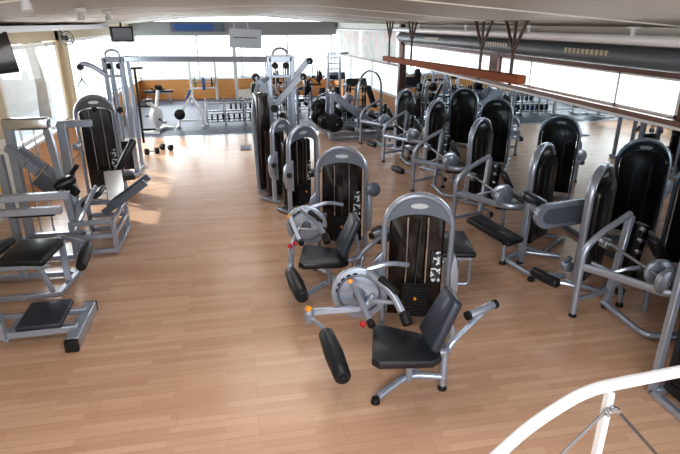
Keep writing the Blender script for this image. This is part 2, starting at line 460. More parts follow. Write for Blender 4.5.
    f = MB(); f.prism([(-.03, .0), (.03, .02), (.05, .2), (.05, .38), (.02, .52), (-.02, .6), (-.03, .4)], -.09, .03, Matrix.Translation((.37, 0, .3)), bev=.015); f.build('side_fairing', 'silver', t)
    f = MB(); f.prism([(.03, .0), (-.05, .02), (-.08, .2), (-.06, .36), (.03, .46)], -.07, .03, Matrix.Translation((-.37, 0, .4)), bev=.015); f.build('side_fairing', 'silver', t)
    return t

m1 = leg_extension('silver leg extension machine in the centre foreground with black seat and roller', (1.67, 4.64, 0), -15)
m2 = leg_extension('silver leg extension machine directly behind the foreground one, partly hidden by it', (1.32, 6.79, 0), -13, True)
k = MB(); k.tube([(.34, -.1, .92), (.36, -.2, .95), (.42, -.26, .97)], .02, 8, fil=.05); ks = k.build('pad_stem', 'silver', m2)
MB().lathe((.41, -.25, .965), (.35, -.9, .15), [(0, .07), (.01, .09), (.045, .095), (.06, .07)], 20).build('round_pad', 'silver_dk', ks)
roller(m2, 'side_roller', (.42, -.75, .5), (.62, -.7, .53), .11, 'black')

def slim_tower(label, loc, rz, w):
    t = thing('weight_tower', label, 'exercise machine', loc, rz, 'slim weight towers behind the leg machines')
    tower(t, w, 1.45)
    f = MB(); f.prism([(.03, .0), (-.05, .05), (-.10, .22), (-.08, .4), (.03, .52)], -.09, .05, Matrix.Translation((-w/2, 0, .42)), bev=.015); f.build('side_fairing', 'silver', t)
    MB().lathe((-w/2-.06, -.06, .72), (-.5, -.8, 0), [(0, .03), (.02, .045), (.06, .04), (.08, .02)], 12).build('black_knob', 'rubber', t)
    b = MB(); b.tube([(w/2-.05, .3, .06), (w/2+.35, .55, .06), (w/2+.35, .55, .4)], .03, 10, fil=.08); b.build('seat_frame', 'silver', t)
    pad(t, 'seat', (w/2+.35, .55, .44), (.34, .36, .08), (0, 0, 30))
    return t
m3 = slim_tower('silver arched weight tower with brown shroud, third in the centre row', (1.0, 8.5, 0), 36, .62)
m4 = slim_tower('slim arched weight tower in front of the tall crossover mast, fourth in the centre row', (.70, 9.15, 0), 42, .42)

# low bench right of the front machine
t = thing('low_bench', 'low black padded bench behind the foreground leg extension machine', 'bench', (2.52, 5.74, 0), -12)
pad(t, 'bench_pad', (0, 0, .42), (.46, .74, .07))
b = MB()
b.bar((-.15, -.33, .37), (.19, -.33, .37), .04, .04); b.bar((-.15, .31, .37), (.19, .31, .37), .04, .04); b.bar((0, -.33, .37), (0, .33, .37), .05, .04)
b.tube([(.17, -.31, .37), (.17, -.31, .02), (-.12, -.31, .02), (-.12, -.31, .37)], .02, 8, fil=.05)
b.tube([(.17, .31, .37), (.17, .31, .02), (-.12, .31, .02), (-.12, .31, .37)], .02, 8, fil=.05)
b.build('bench_frame', 'silver', t)

# ------------------------------------------------------------------ right row (B): rear of the towers shows, bodies on the far left
# machine body given in room axes relative to the tower; the Empty carries no turn, tower parts are turned inside
def room_tower(name, label, loc, yaw, group, **kw):
    t = thing(name, label, 'exercise machine', loc, 0, group)
    tower(t, back=True, **kw)
    q = Matrix.Rotation(R(yaw), 4, 'Z')
    for c in t.children:
        c.data.transform(q)
        for g in c.children: g.data.transform(q)
    return t
GB = 'machines along the mirror wall'
def looped_machine(label, loc):
    t = room_tower('arm_machine', label, loc, 216, GB, shroud='blackgloss', header='header_black', yd=.06, rod='rope')
    b = MB()
    b.tube([(-.95, .7, .03), (-.95, .7, .52), (-.95, .7, .8), (-.78, .72, .95), (-.4, .8, 1.12)], .036, 10, fil=.14)
    b.build('loop_post', 'silver', t)
    b = MB(); b.bar((-.48, .8, .03), (-.39, .8, 1.1), .05, .09, up=(0, 1, 0)); b.build('upright', 'silver', t)
    b = MB(); b.tube([(-.95, .7, .6), (-.8, .5, .6), (-.48, -.05, .6), (-.2, -.1, .6)], .045, 10, b=.032, fil=.14); b.build('side_rail', 'silver', t)
    b = MB()
    b.bar((-.95, .7, .2), (-.48, .8, .22), .04, .05)
    b.tube([(-.5, .82, .06), (-.53, .14, .06), (-.28, .06, .06), (-.1, .1, .06)], .036, 10, fil=.12)
    b.tube([(-.48, .8, .3), (-.33, .8, .26), (-.3, .8, .03)], .028, 10, fil=.05)
    b.build('base_frame', 'silver', t)
    for x, y in ((-.95, .7), (-.48, .8), (-.3, .8)): foot(t, x, y, .036)
    b = MB(); b.box((-.33, .72, .72), (.08, .16, .62), (0, 4, 0), .015)
    o = b.build('bolt_plate', 'blackgloss', t)
    b = MB()
    for z in (.55, .75, .88, 1.0): b.cyl((-.36+.0*z, .66, z), (-.36, .61, z), .026, 10, .005)
    each(b, 'bolt', 'steel', o)
    b = MB(); b.cyl((-.65, .76, .83), (-.5, .0, .7), .018, 10); b.cyl((-.68, .8, .83), (-.66, .7, .82), .06, 14, .008)
    o = b.build('axle', 'steel', t)
    b = MB(); b.cyl((-.505, .08, .7), (-.5, .02, .7), .13, 22, .012); b.cyl((-.42, .25, .7), (-.44, .19, .7), .15, 22, .012); each(b, 'cam_disc', 'silver', o)
    b = MB(); b.tube([(-.85, .68, .64), (-.72, .5, .6), (-.62, .45, .66), (-.5, .42, .68)], .022, 8, fil=.08); b.build('grip_bar', 'silver', t)
    roller(t, 'foot_roller', (-1.22, 1.14, .36), (-1.12, .80, .36), .06)
    b = MB(); b.tube([(-.95, .7, .36), (-1.05, .8, .36), (-1.13, .84, .36)], .022, 8); b.build('roller_stem', 'silver', t)
    pad(t, 'chest_pad', (-.22, .55, .82), (.3, .28, .09), (0, 60, -20), 'black')
    s = MB(); s.tube([(-.2, .55, .06), (-.2, .55, .4)], .03, 10); s.build('seat_post', 'silver', t)
    pad(t, 'seat', (-.2, .5, .44), (.36, .36, .08), (0, 0, -20), 'black')
    MB().lathe((-.28, .86, .12), (.6, .6, .2), [(0, .03), (.03, .05), (.08, .05), (.1, .03)], 12).build('pedal_roller', 'rubber', t)
    return t
b0 = looped_machine('silver arm machine with looped frame at the right edge, beside the dark silver-edged tower', (4.4, 3.8, 0))
b2 = dup(b0, (4.09, 6.49, 0), 0, 'looped silver arm machine just beyond the one with the padded arm and stalk seat', GB)
b3 = dup(b0, (4.12, 8.55, 0), 0, 'looped silver arm machine in the middle of the right row', GB)
b4 = dup(b0, (4.18, 10.89, 0), 0, 'looped silver arm machine fourth of its kind from the right edge of the photo', GB)
b5 = dup(b0, (4.09, 12.86, 0), 0, 'farthest looped silver arm machine, close to the brown column', GB)

# B1: padded arm machine
t = room_tower('arm_curl_machine', 'silver machine with rounded side plate, padded arm and stalk seat in the right row', (4.14, 5.31, 0), 216, GB, shroud='blackgloss', header='header_black', yd=.06, rod='rope')
b = MB()
b.tube([(-.28, .0, .06), (-.68, .06, .06), (-.78, .6, .06), (-.45, .8, .06), (.0, .55, .06)], .036, 10, fil=.12)
b.tube([(-.82, .58, .03), (-.82, .58, .3)], .03, 10)
b.build('base_frame', 'silver', t)
b = MB(); b.bar((-.58, .56, .03), (-.54, .56, .82), .06, .09, up=(0, 1, 0)); b.build('upright', 'silver', t)
for x, y in ((-.82, .58), (-.58, .56), (-.7, .06)): foot(t, x, y, .036)
s = MB(); s.cyl((-.82, .58, .28), (-.82, .58, .34), .035, 10); s.build('seat_post', 'rubber', t)
pad(t, 'seat', (-.86, .82, .40), (.3, .78, .08), (8, 0, 22), 'black')
b = MB(); el = []
for k in range(25):
    a = PI/2+PI*k/24; el.append((-.50+.15*math.cos(a)+.0, .15*math.sin(a)))
el = [(.0, .17)]+el+[(.0, -.16)]
b.prism(el, -.04, .04, Matrix.Translation((-.08, .12, .86)) @ Matrix.Rotation(R(0), 4, 'Z') @ Matrix.Rotation(R(-4), 4, 'Y'), bev=.02)
sp = b.build('side_plate', 'silver', t)
b = MB(); el = [(-.46+.1*math.cos(PI/2+PI*k/20), .1*math.sin(PI/2+PI*k/20)) for k in range(21)]+[(-.1, -.1), (-.1, .1)]
b.prism(el, -.05, -.038, Matrix.Translation((-.08, .12, .86)) @ Matrix.Rotation(R(-4), 4, 'Y')); b.build('plate_inset', 'silver_dk', sp)
b = MB(); b.bar((-.62, .12, .84), (-.62, .4, .86), .05, .08); b.build('arm_link', 'silver', t)
pad(t, 'arm_pad', (-.55, .46, .92), (.36, .2, .12), (0, 28, -20), 'header_black', .05)
b = MB(); b.tube([(-.25, .0, .3), (-.36, -.1, .28), (-.3, -.05, .28)], .03, 8); b.cyl((-.3, -.1, .22), (-.3, .0, .22), .07, 14, .01); b.build('pivot_arm', 'silver', t)

# near silver-edged tower at the right edge
t = thing('cable_tower', 'dark tower with silver square frame at the right edge behind the white handrail', 'exercise machine', (3.68, 3.18, 0), 0)
b = MB()
for x in (-.34, .34):
    for y in (-.6, 0): b.bar((x, y, .03), (x, y, 1.9), .055, .06, up=(0, 1, 0))
    b.bar((x, -.6, .04), (x, 0, .04), .055, .06); b.bar((x, -.6, 1.9), (x, 0, 1.9), .055, .06)
for y in (-.6, 0):
    b.bar((-.34, y, 1.9), (.34, y, 1.9), .055, .06); b.bar((-.34, y, .04), (.34, y, .04), .055, .06)
b.build('frame', 'silver', t)
b = MB(); b.box((0, -.3, .98), (.6, .5, 1.75), bev=.02); b.build('shroud', 'blackgloss', t)
b = MB()
for k in range(12): b.box((-.312, -.3, .2+k*.05), (.03, .34, .042), bev=.004)
b.build('weight_stack', 'plate', t)

# ------------------------------------------------------------------ cable crossover
t = thing('cable_crossover', 'tall silver cable crossover of two masts joined by an overhead bar', 'exercise machine', (0, 0, 0))
def mast(x0, x1, y, top, yr):
    b = MB()
    for x in (x0, x1):
        b.bar((x, y, .02), (x, y, top), .09, .09, up=(0, 1, 0), bev=.012)
        b.bar((x, yr, .02), (x, yr, top-.05), .07, .07, up=(0, 1, 0))
        b.bar((x, y-.25, .04), (x, yr+.1, .04), .09, .07)
    b.bar((x0, y, top-.04), (x1, y, top-.04), .09, .1); b.bar((x0, yr, top-.06), (x1, yr, top-.06), .07, .08)
    for x in (x0, x1): b.bar((x, y, top-.04), (x, yr, top-.04), .07, .08)
    b.bar((x0, y, .04), (x1, y, .04), .08, .07); b.bar((x0, y, top-.35), (x1, y, top-.35), .05, .05)
    o = b.build('mast_frame', 'silver', t)
    xm = (x0+x1)/2
    b = MB(); b.tube([(xm-.13, y, top), (xm-.13, y, top+.08), (xm-.06, y, top+.14), (xm+.06, y, top+.14), (xm+.13, y, top+.08), (xm+.13, y, top)], .022, 8, fil=.05); b.build('top_hoop', 'silver', o)
    b = MB()
    for k in (-1, 1): b.cyl((xm+k*.09, y+.05, .1), (xm+k*.09, y+.05, top-.1), .014, 8)
    each(b, 'guide_rod', 'chrome', o)
    b = MB()
    for k in range(14): b.box((xm, y+.05, .14+k*.042), (.3, .13, .036), bev=.004)
    b.build('weight_stack', 'plate', o)
    b = MB(); b.cyl((xm-.1, y-.02, top-.16), (xm-.1, y+.03, top-.16), .06, 14); b.cyl((xm+.1, y-.02, top-.16), (xm+.1, y+.03, top-.16), .06, 14); b.cyl((xm, y-.04, 1.35), (xm, y+.01, 1.35), .06, 14)
    each(b, 'pulley', 'rubber', o)
    b = MB(); b.tube([(xm-.05, y, top-.16), (xm-.02, y, 1.3), (xm, y, .75)], .008, 6); b.tube([(xm+.05, y, top-.16), (xm+.05, y, 1.0)], .008, 6); each(b, 'cable', 'rope', o)
    return o
mast(-2.50, -2.17, 11.5, 2.36, 12.15)
mast(.62, 1.04, 10.2, 2.42, 10.95)
b = MB(); b.bar((-2.17, 11.55, 2.33), (.62, 10.25, 2.37), .1, .1, bev=.012); b.build('overhead_bar', 'silver', t)
# side column with long dark shroud and lat arms on the right mast
b = MB(); b.box((.42, 9.78, .95), (.24, .34, 1.75), (0, 0, 10), .04); b.build('column_shroud', 'smoke', t)
b = MB(); b.bar((.32, 9.6, .04), (.66, 10.1, .04), .08, .07); b.tube([(.3, 9.6, .06), (.26, 9.72, 1.5), (.36, 9.95, 1.95), (.62, 10.2, 2.05)], .035, 8, fil=.2); b.build('column_frame', 'silver', t)
b = MB()
b.bar((1.04, 10.2, 2.0), (1.34, 10.12, 2.36), .08, .1); b.bar((.66, 10.12, 1.52), (1.2, 9.98, 2.1), .08, .11); b.bar((.64, 10.12, 1.56), (.36, 9.98, 2.1), .08, .11)
la = b.build('pulldown_arm', 'silver', t)
b = MB(); b.cyl((1.36, 10.08, 2.34), (1.36, 10.14, 2.34), .06, 14); b.cyl((1.22, 9.94, 2.08), (1.22, 10.0, 2.08), .06, 14); b.cyl((.36, 9.95, 2.08), (.36, 10.01, 2.08), .07, 14); b.cyl((.68, 10.05, 1.5), (.68, 10.12, 1.5), .07, 14); each(b, 'pulley', 'rubber', la)
b = MB(); b.tube([(1.4, 10.1, 2.3), (1.42, 10.1, 2.06)], .008, 6)
b.tube([(1.42, 10.1, 2.07), (1.29, 10.1, 1.93)], .012, 6); b.tube([(1.42, 10.1, 2.07), (1.55, 10.1, 1.93)], .012, 6); b.tube([(1.27, 10.1, 1.92), (1.57, 10.1, 1.92)], .018, 8)
b.build('pull_handle', 'rubber', la)
b = MB(); b.tube([(-2.5, 11.45, 2.05), (-2.72, 11.4, 2.22), (-2.88, 11.38, 2.27), (-2.92, 11.37, 2.2)], .045, 10, b=.03, fil=.1); la = b.build('pulldown_arm', 'silver', t)
b = MB(); b.cyl((-2.92, 11.34, 2.2), (-2.92, 11.41, 2.2), .06, 14); b.tube([(-2.93, 11.37, 2.15), (-2.93, 11.37, 1.98)], .008, 6); b.tube([(-2.93, 11.37, 1.98), (-3.02, 11.37, 1.84), (-2.84, 11.37, 1.84), (-2.93, 11.37, 1.98)], .014, 6); b.build('pull_handle', 'rubber', la)
b = MB(); b.bar((-2.10, 12.3, .5), (-2.09, 12.3, 2.1), .045, .045, up=(0, 1, 0)); b.bar((-2.17, 12.2, 2.1), (-1.92, 12.3, 2.1), .04, .04); b.bar((-2.1, 12.25, 1.3), (-1.86, 12.25, 1.3), .03, .03); b.bar((-2.1, 12.25, .8), (-1.8, 12.25, .8), .04, .04); b.build('rear_post', 'rubber', t)

# ------------------------------------------------------------------ left row
GL = 'machines along the left windows'
# low platform machine at the left edge
t = thing('platform_machine', 'silver machine with flat black platform pad near the floor at the left edge', 'exercise machine', (-2.1, 5.0, 0), 0, GL)
b = MB(); b.bar((-1.2, .0, .12), (.36, .06, .12), .07, .07); b.bar((-1.2, .42, .12), (.36, .4, .12), .05, .06); b.bar((-.3, .0, .1), (-.34, .02, .62), .06, .08, up=(0, 1, 0)); b.bar((-.3, .0, .08), (-.3, .42, .08), .06, .06); b.build('base_frame', 'silver', t)
b = MB(); b.bar((.36, -.18, .07), (.36, .58, .07), .12, .13, bev=.01); e = b.build('end_beam', 'silver', t)
b = MB(); b.box((.36, -.19, .065), (.125, .06, .13), bev=.01); b.box((.36, .59, .065), (.125, .04, .13), bev=.01); each(b, 'rubber_end', 'rubber', e)
pad(t, 'platform_pad', (.03, .22, .21), (.42, .52, .06), (0, 0, 2), 'navy', .02)
b = MB(); b.cyl((-.36, -.08, .6), (-.36, .1, .6), .09, 16, .01); b.build('pivot', 'silver_dk', t)
b = MB(); b.cyl((-.36, -.1, .6), (-.36, -.08, .6), .03, 10); b.build('pivot_bolt', 'steel', t)

# leg curl bench
t = thing('leg_curl_machine', 'silver leg curl machine with thick black seat cushion and roller at its end', 'exercise machine', (-2.4, 6.2, 0), 0, GL)
pad(t, 'seat_cushion', (-.05, -.02, .52), (.52, .56, .1), (4, 0, -8), 'black', .045)
pad(t, 'rear_cushion', (-.52, .1, .52), (.36, .5, .1), (0, -18, -8), 'black', .045)
b = MB()
b.bar((-1.0, -.25, .05), (.2, -.2, .05), .06, .06); b.bar((-1.0, .38, .05), (.28, .36, .05), .06, .06); b.bar((.22, -.22, .05), (.28, .38, .05), .06, .06)
b.bar((.24, .1, .05), (.18, .3, .6), .05, .07, up=(1, 0, 0)); b.bar((.16, -.2, .05), (.05, -.2, .46), .045, .05, up=(0, 1, 0)); b.bar((-.55, -.22, .05), (-.55, -.22, .46), .045, .05, up=(0, 1, 0)); b.bar((-.3, .3, .05), (-.45, .3, .46), .045, .05, up=(0, 1, 0))
b.bar((-.9, -.26, .45), (.2, -.28, .45), .05, .05); b.bar((-.9, .26, .45), (.2, .26, .45), .05, .05)
b.build('bench_frame', 'silver', t)
b = MB(); b.bar((.18, .3, .58), (.52, .1, .54), .04, .05); b.build('roller_arm', 'silver', t)
roller(t, 'ankle_roller', (.53, .12, .52), (.57, -.42, .46), .062)
b = MB(); b.bar((-1.2, .32, 1.08), (.36, .34, 1.08), .09, .085); b.bar((-1.2, .2, .94), (.28, .22, .94), .08, .085); b.bar((-.75, .3, .05), (-.85, .3, 1.06), .06, .06, up=(0, 1, 0)); b.bar((-.45, .12, .45), (-.72, .24, .94), .06, .06, up=(0, 1, 0)); b.build('overhead_beam', 'silver', t)
pad(t, 'arm_pad', (-.08, .36, .87), (.5, .16, .06), (0, 0, 0), 'black', .02)

# hack press with chrome top bar
t = thing('hack_press_machine', 'silver sled machine with bright chrome top bar near the left window', 'exercise machine', (-2.85, 8.0, 0), 0, GL)
b = MB()
b.bar((-.28, 0, .03), (-.26, 0, 1.64), .1, .12, up=(0, 1, 0)); b.bar((.52, -.55, .4), (.22, 0, 1.64), .09, .09, up=(0, 1, 0)); b.bar((.52, -.55, .42), (.5, -.55, .03), .07, .07, up=(0, 1, 0))
b.bar((-.3, 0, .05), (-.3, -.9, .05), .07, .07); b.bar((-.3, -.9, .05), (.55, -.9, .05), .07, .07); b.bar((-.3, 0, .05), (.55, 0, .05), .07, .07); b.bar((.55, 0, .05), (.55, -.9, .05), .07, .07)
b.bar((-.42, -.1, .03), (-.42, -.1, 1.3), .1, .1, up=(0, 1, 0))
b.build('frame', 'silver', t)
b = MB(); b.box((-.02, 0, 1.7), (.58, .16, .16), bev=.02); b.build('top_bar', 'chrome', t)
b = MB(); b.cyl((-.12, 0, .1), (-.12, 0, 1.64), .014, 8); b.cyl((.05, 0, .1), (.05, 0, 1.64), .014, 8); each(b, 'guide_rod', 'chrome', t)
b = MB(); b.bar((-.3, -.1, 1.4), (.45, -.5, .8), .07, .1); b.bar((-.15, -.05, 1.36), (.55, -.3, .8), .07, .1); b.build('sled_rails', 'silver', t)
b = MB(); b.box((.2, -.4, .95), (.3, .06, .24), (0, 35, -20), .02); b.build('carriage', 'silver_dk', t)
b = MB(); b.cyl((.08, -.4, 1.0), (.3, -.45, 1.22), .018, 10); b.cyl((-.1, -.25, 1.16), (.05, -.35, 1.3), .018, 10); each(b, 'weight_horn', 'chrome', t)
b = MB(); b.cyl((.5, -.45, .9), (.62, -.52, .82), .06, 12, .01); b.cyl((.45, -.3, .95), (.62, -.3, 1.16), .03, 10); each(b, 'lock_handle', 'rubber', t)

# T frame press with footplate
t = thing('leg_press_machine', 'silver seated leg press with long slanted footboard and black backrest', 'exercise machine', (-2.1, 7.9, 0), 0, GL)
b = MB()
for z in (.06, .28, .48):
    b.bar((-.2, -.72, z), (.33, -.68, z), .06, .06)
    b.bar((-.2, .2, z), (.33, .2, z), .06, .06); b.bar((.33, -.68, z), (.33, .2, z), .06, .06)
for x in (-.2, .33):
    for y in (-.7, .2): b.bar((x, y, .02), (x, y, .51), .06, .06, up=(0, 1, 0))
b.build('base_frame', 'silver', t)
b = MB(); b.bar((-.6, .9, .03), (-.58, .95, 1.56), .13, .13, up=(0, 1, 0)); b.bar((-.64, .95, 1.54), (-.14, .95, 1.54), .1, .1); b.cyl((-.4, .93, 1.2), (-.4, .85, 1.2), .06, 12, .01); b.build('weight_post', 'silver', t)
b = MB(); b.box((.40, .05, .59), (.72, .3, .05), (0, -34, 0), .012); o = b.build('footboard', 'silver', t)
b = MB(); b.bar((.08, -.11, .41), (.72, -.11, .84), .05, .1); b.bar((.08, .21, .41), (.72, .21, .84), .05, .1); each(b, 'board_rail', 'silver_dk', o)
b = MB(); b.box((.2, .3, .70), (.26, .04, .46), (-20, 0, 12), .01); b.build('press_plate', 'chrome', t)
pad(t, 'backrest', (.28, .95, 1.0), (.62, .2, .11), (0, -58, 10), 'black', .04)
pad(t, 'head_roll', (-.3, -.3, .95), (.3, .2, .12), (0, -20, 20), 'black', .05)
b = MB(); b.tube([(-.2, -.6, .35), (-.05, -.5, .62), (-.02, .1, .75)], .035, 8, fil=.1); b.tube([(-.18, -.5, .45), (-.15, -.3, .7), (.0, .2, .5)], .03, 8, fil=.1); each(b, 'seat_frame', 'silver', t)
b = MB(); b.tube([(-.18, -.25, .45), (-.28, -.28, .9)], .04, 10); b.build('head_roll_post', 'silver', t); b = MB(); b.tube([(.1, .95, .7), (.0, .7, .35)], .04, 8); b.build('backrest_post', 'silver', t)
pad(t, 'seat', (-.15, .3, .55), (.4, .4, .08), (0, -30, 0), 'black')

# arched tower beside left mast
t = thing('arched_weight_machine', 'black arched weight tower with silver frame between left window and crossover mast', 'exercise machine', (-2.48, 10.1, 0), 14, GL)
tower(t, .64, 1.8, header='header_black', shroud='blackgloss')
pad(t, 'seat', (.3, -.55, .46), (.36, .4, .08))
b = MB(); b.tube([(.3, -.55, .42), (.3, -.55, .05), (.3, 0, .05)], .035, 10, fil=.05); b.build('seat_post', 'silver', t)

# ------------------------------------------------------------------ free weight area
def plate_on(t, c, d, r, w, m='plate'):
    c, d = V(c), V(d).normalized()
    return MB().lathe(c-d*w/2, d, [(0, r*.9), (w*.15, r), (w*.85, r), (w, r*.9)], 22).build('weight_plate', m, t)

# plate loaded leg press near the carpet edge
t = thing('plate_leg_press', 'inclined plate-loaded leg press stacked with black weight plates at carpet edge', 'exercise machine', (2.78, 14.3, 0), 0)
b = MB()
b.bar((-.35, -.2, .02), (-.3, -.2, 1.25), .1, .1, up=(0, 1, 0)); b.bar((-.3, -.2, 1.22), (.9, -.1, .35), .1, .2); b.bar((-.3, .5, 1.22), (.9, .5, .35), .1, .12); b.bar((-.35, .5, .02), (-.3, .5, 1.25), .1, .1, up=(0, 1, 0))
b.bar((-.35, -.2, .05), (1.2, -.15, .05), .08, .08); b.bar((-.35, .5, .05), (1.2, .5, .05), .08, .08); b.bar((1.2, -.15, .05), (1.2, .5, .05), .08, .08); b.bar((-.3, -.2, 1.2), (-.3, .5, 1.2), .08, .08)
b.build('frame', 'silver', t)
b = MB(); b.box((.1, .15, .98), (.12, .6, .5), (0, 40, 0), .02); b.build('foot_carriage', 'silver_dk', t)
for (x, y, z, r, w) in ((-.3, -.34, .5, .23, .07), (-.28, -.43, .5, .23, .07), (-.26, -.52, .5, .2, .06), (-.5, -.34, .55, .22, .07), (-.48, -.43, .55, .2, .06), (-.62, .1, .62, .22, .08), (-.62, .2, .85, .2, .08)):
    plate_on(t, (x, y, z), (.25, -1, 0), r, w)
b = MB(); b.cyl((-.34, -.2, .5), (-.24, -.6, .5), .025, 10); b.cyl((-.54, -.2, .55), (-.47, -.5, .55), .025, 10); each(b, 'plate_horn', 'steel', t)
b = MB(); b.tube([(-.35, .1, .1), (-.75, .1, .45), (-.7, .2, 1.1), (-.4, .3, 1.2)], .03, 8, fil=.15); b.build('plate_horn', 'steel', t)
pad(t, 'backrest', (1.0, .15, .5), (.6, .4, .1), (0, 30, 0))
pad(t, 'seat', (.7, .15, .3), (.3, .4, .09))

# squat rack
t = thing('squat_rack', 'tall silver squat rack with notched posts beyond the plate-loaded leg press', 'rack', (3.1, 17.3, 0), 10)
b = MB()
for x in (-.2, .2):
    b.bar((x, 0, .02), (x, 0, 2.1), .07, .08, up=(0, 1, 0)); b.bar((x, -.5, .04), (x, .6, .04), .07, .07)
for k in range(9): b.bar((-.2, 0, .6+k*.17), (.2, 0, .6+k*.17), .03, .035)
b.bar((-.2, 0, 2.08), (.2, 0, 2.08), .07, .07); b.tube([(.2, 0, 2.08), (.45, -.1, 2.1)], .03, 8)
b.build('rack_frame', 'silver', t)
pad(t, 'bench_pad', (.0, -.6, .45), (.3, .9, .08)); 
b = MB(); b.bar((0, -.9, .02), (0, -.9, .42), .06, .06, up=(0, 1, 0)); b.bar((0, -.3, .02), (0, -.3, .42), .06, .06, up=(0, 1, 0)); b.build('bench_post', 'silver', t)

# hooped machine
t = thing('hooped_machine', 'silver hoop-framed machine with slanted black pad in front of the orange panelling', 'exercise machine', (3.85, 15.5, 0), 20)
b = MB(); b.tube([(-.42, 0, .02), (-.42, 0, .8), (-.40, 0, 1.2)]+[(.40*-math.cos(PI*k/12), 0, 1.2+.5*math.sin(PI*k/12)) for k in range(1, 12)]+[(.4, 0, 1.2), (.42, 0, .8), (.42, 0, .02)], .04, 10, b=.03, up=(0, 1, 0))
b.bar((-.42, -.5, .04), (-.42, .4, .04), .06, .06); b.bar((.42, -.5, .04), (.42, .4, .04), .06, .06); b.bar((-.42, 0, .7), (.42, 0, .7), .05, .05); b.build('hoop_frame', 'steel', t)
pad(t, 'back_pad', (-.02, -.1, .98), (.7, .24, .08), (0, 68, 0))
pad(t, 'seat', (.1, -.3, .5), (.36, .34, .08))
b = MB(); b.tube([(.1, -.3, .46), (.1, -.3, .04), (.1, .3, .04)], .035, 8, fil=.05); b.build('seat_post', 'silver', t)

# plate rack with white board
t = thing('weight_plate_rack', 'wide silver rack of weight plates and bars on the blue-grey carpet', 'rack', (-.1, 17.1, 0), 5)
b = MB()
for x in (-.85, -.3, .3, .72):
    b.bar((x, -.25, .02), (x, -.25, .75 if x < 0 else .86), .05, .05, up=(0, 1, 0)); b.bar((x, .25, .02), (x, .25, .8 if x < 0 else .86), .05, .05, up=(0, 1, 0)); b.bar((x, -.35, .04), (x, .35, .04), .05, .05)
for z in (.15, .4, .7):
    for y in (-.25, .25): b.bar((-.85, y, z), (.72, y, z), .04, .04)
for y in (-.25, .25): b.bar((.3, y, .84), (.72, y, .84), .04, .04)
b.build('rack_frame', 'steel', t)
for i in range(9):
    x = -.7+i*.17
    plate_on(t, (x, 0, .27+.0*i), (1, 0, .0), .11+.02*(i % 2), .05, 'bluepl' if i in (3, 4) else 'plate')
for i in range(6):
    plate_on(t, (-.1+i*.15, 0, .57), (1, 0, 0), .1, .05)
b = MB()
for k in range(3): b.cyl((-.8, -.15+k*.15, .76), (.7, -.15+k*.15, .76), .014, 8)
each(b, 'bar', 'chrome', t)
t = tag(MB().box((.36, 16.9, .98), (.55, .05, .22), (0, 0, 5), .01).build('notice_board', 'cream'), 'cream board standing on top of the weight plate rack', 'board')

# incline bench with plates
t = thing('incline_bench', 'white-framed incline bench with a dark weight plate, left of the plate rack', 'bench', (-1.42, 16.9, 0), 0)
b = MB()
b.bar((-.3, 0, .4), (.05, 0, .92), .08, .08); b.bar((.05, 0, .92), (.34, 0, .45), .08, .08); b.bar((-.3, 0, .4), (-.35, 0, .03), .07, .07, up=(0, 1, 0)); b.bar((.34, 0, .45), (.36, 0, .03), .07, .07, up=(0, 1, 0)); b.bar((-.4, -.3, .04), (-.4, .3, .04), .06, .06); b.bar((.36, -.3, .04), (.36, .3, .04), .06, .06); b.bar((-.35, 0, .2), (.36, 0, .2), .06, .06)
b.build('bench_frame', 'white', t)
pad(t, 'back_pad', (.0, 0, 1.0), (.3, .3, .07), (0, -60, 0), 'blue')
plate_on(t, (-.3, -.2, .42), (.3, -1, 0), .16, .07, 'plate')

# blue station by the rear wall
t = thing('smith_machine', 'tall two-post rack with blue pad against the rear orange wall', 'rack', (-1.25, 22.4, 0), 0)
b = MB()
for x in (-.5, .48): b.bar((x, 0, .02), (x, 0, 1.6), .09, .09, up=(0, 1, 0)); b.bar((x, -.4, .04), (x, .4, .04), .07, .07)
b.bar((-.5, 0, .55), (.48, 0, .55), .05, .05); b.build('rack_frame', 'white', t)
pad(t, 'back_pad', (.0, -.1, .75), (.5, .5, .1), (0, -90, 0), 'blue')
b = MB(); b.cyl((-.5, -.12, .8), (.48, -.12, .8), .02, 8); b.build('bar', 'chrome', t)
for x, m in ((-.32, 'green'), (.32, 'plate')): plate_on(t, (x, -.12, .8), (1, 0, 0), .2, .06, m)

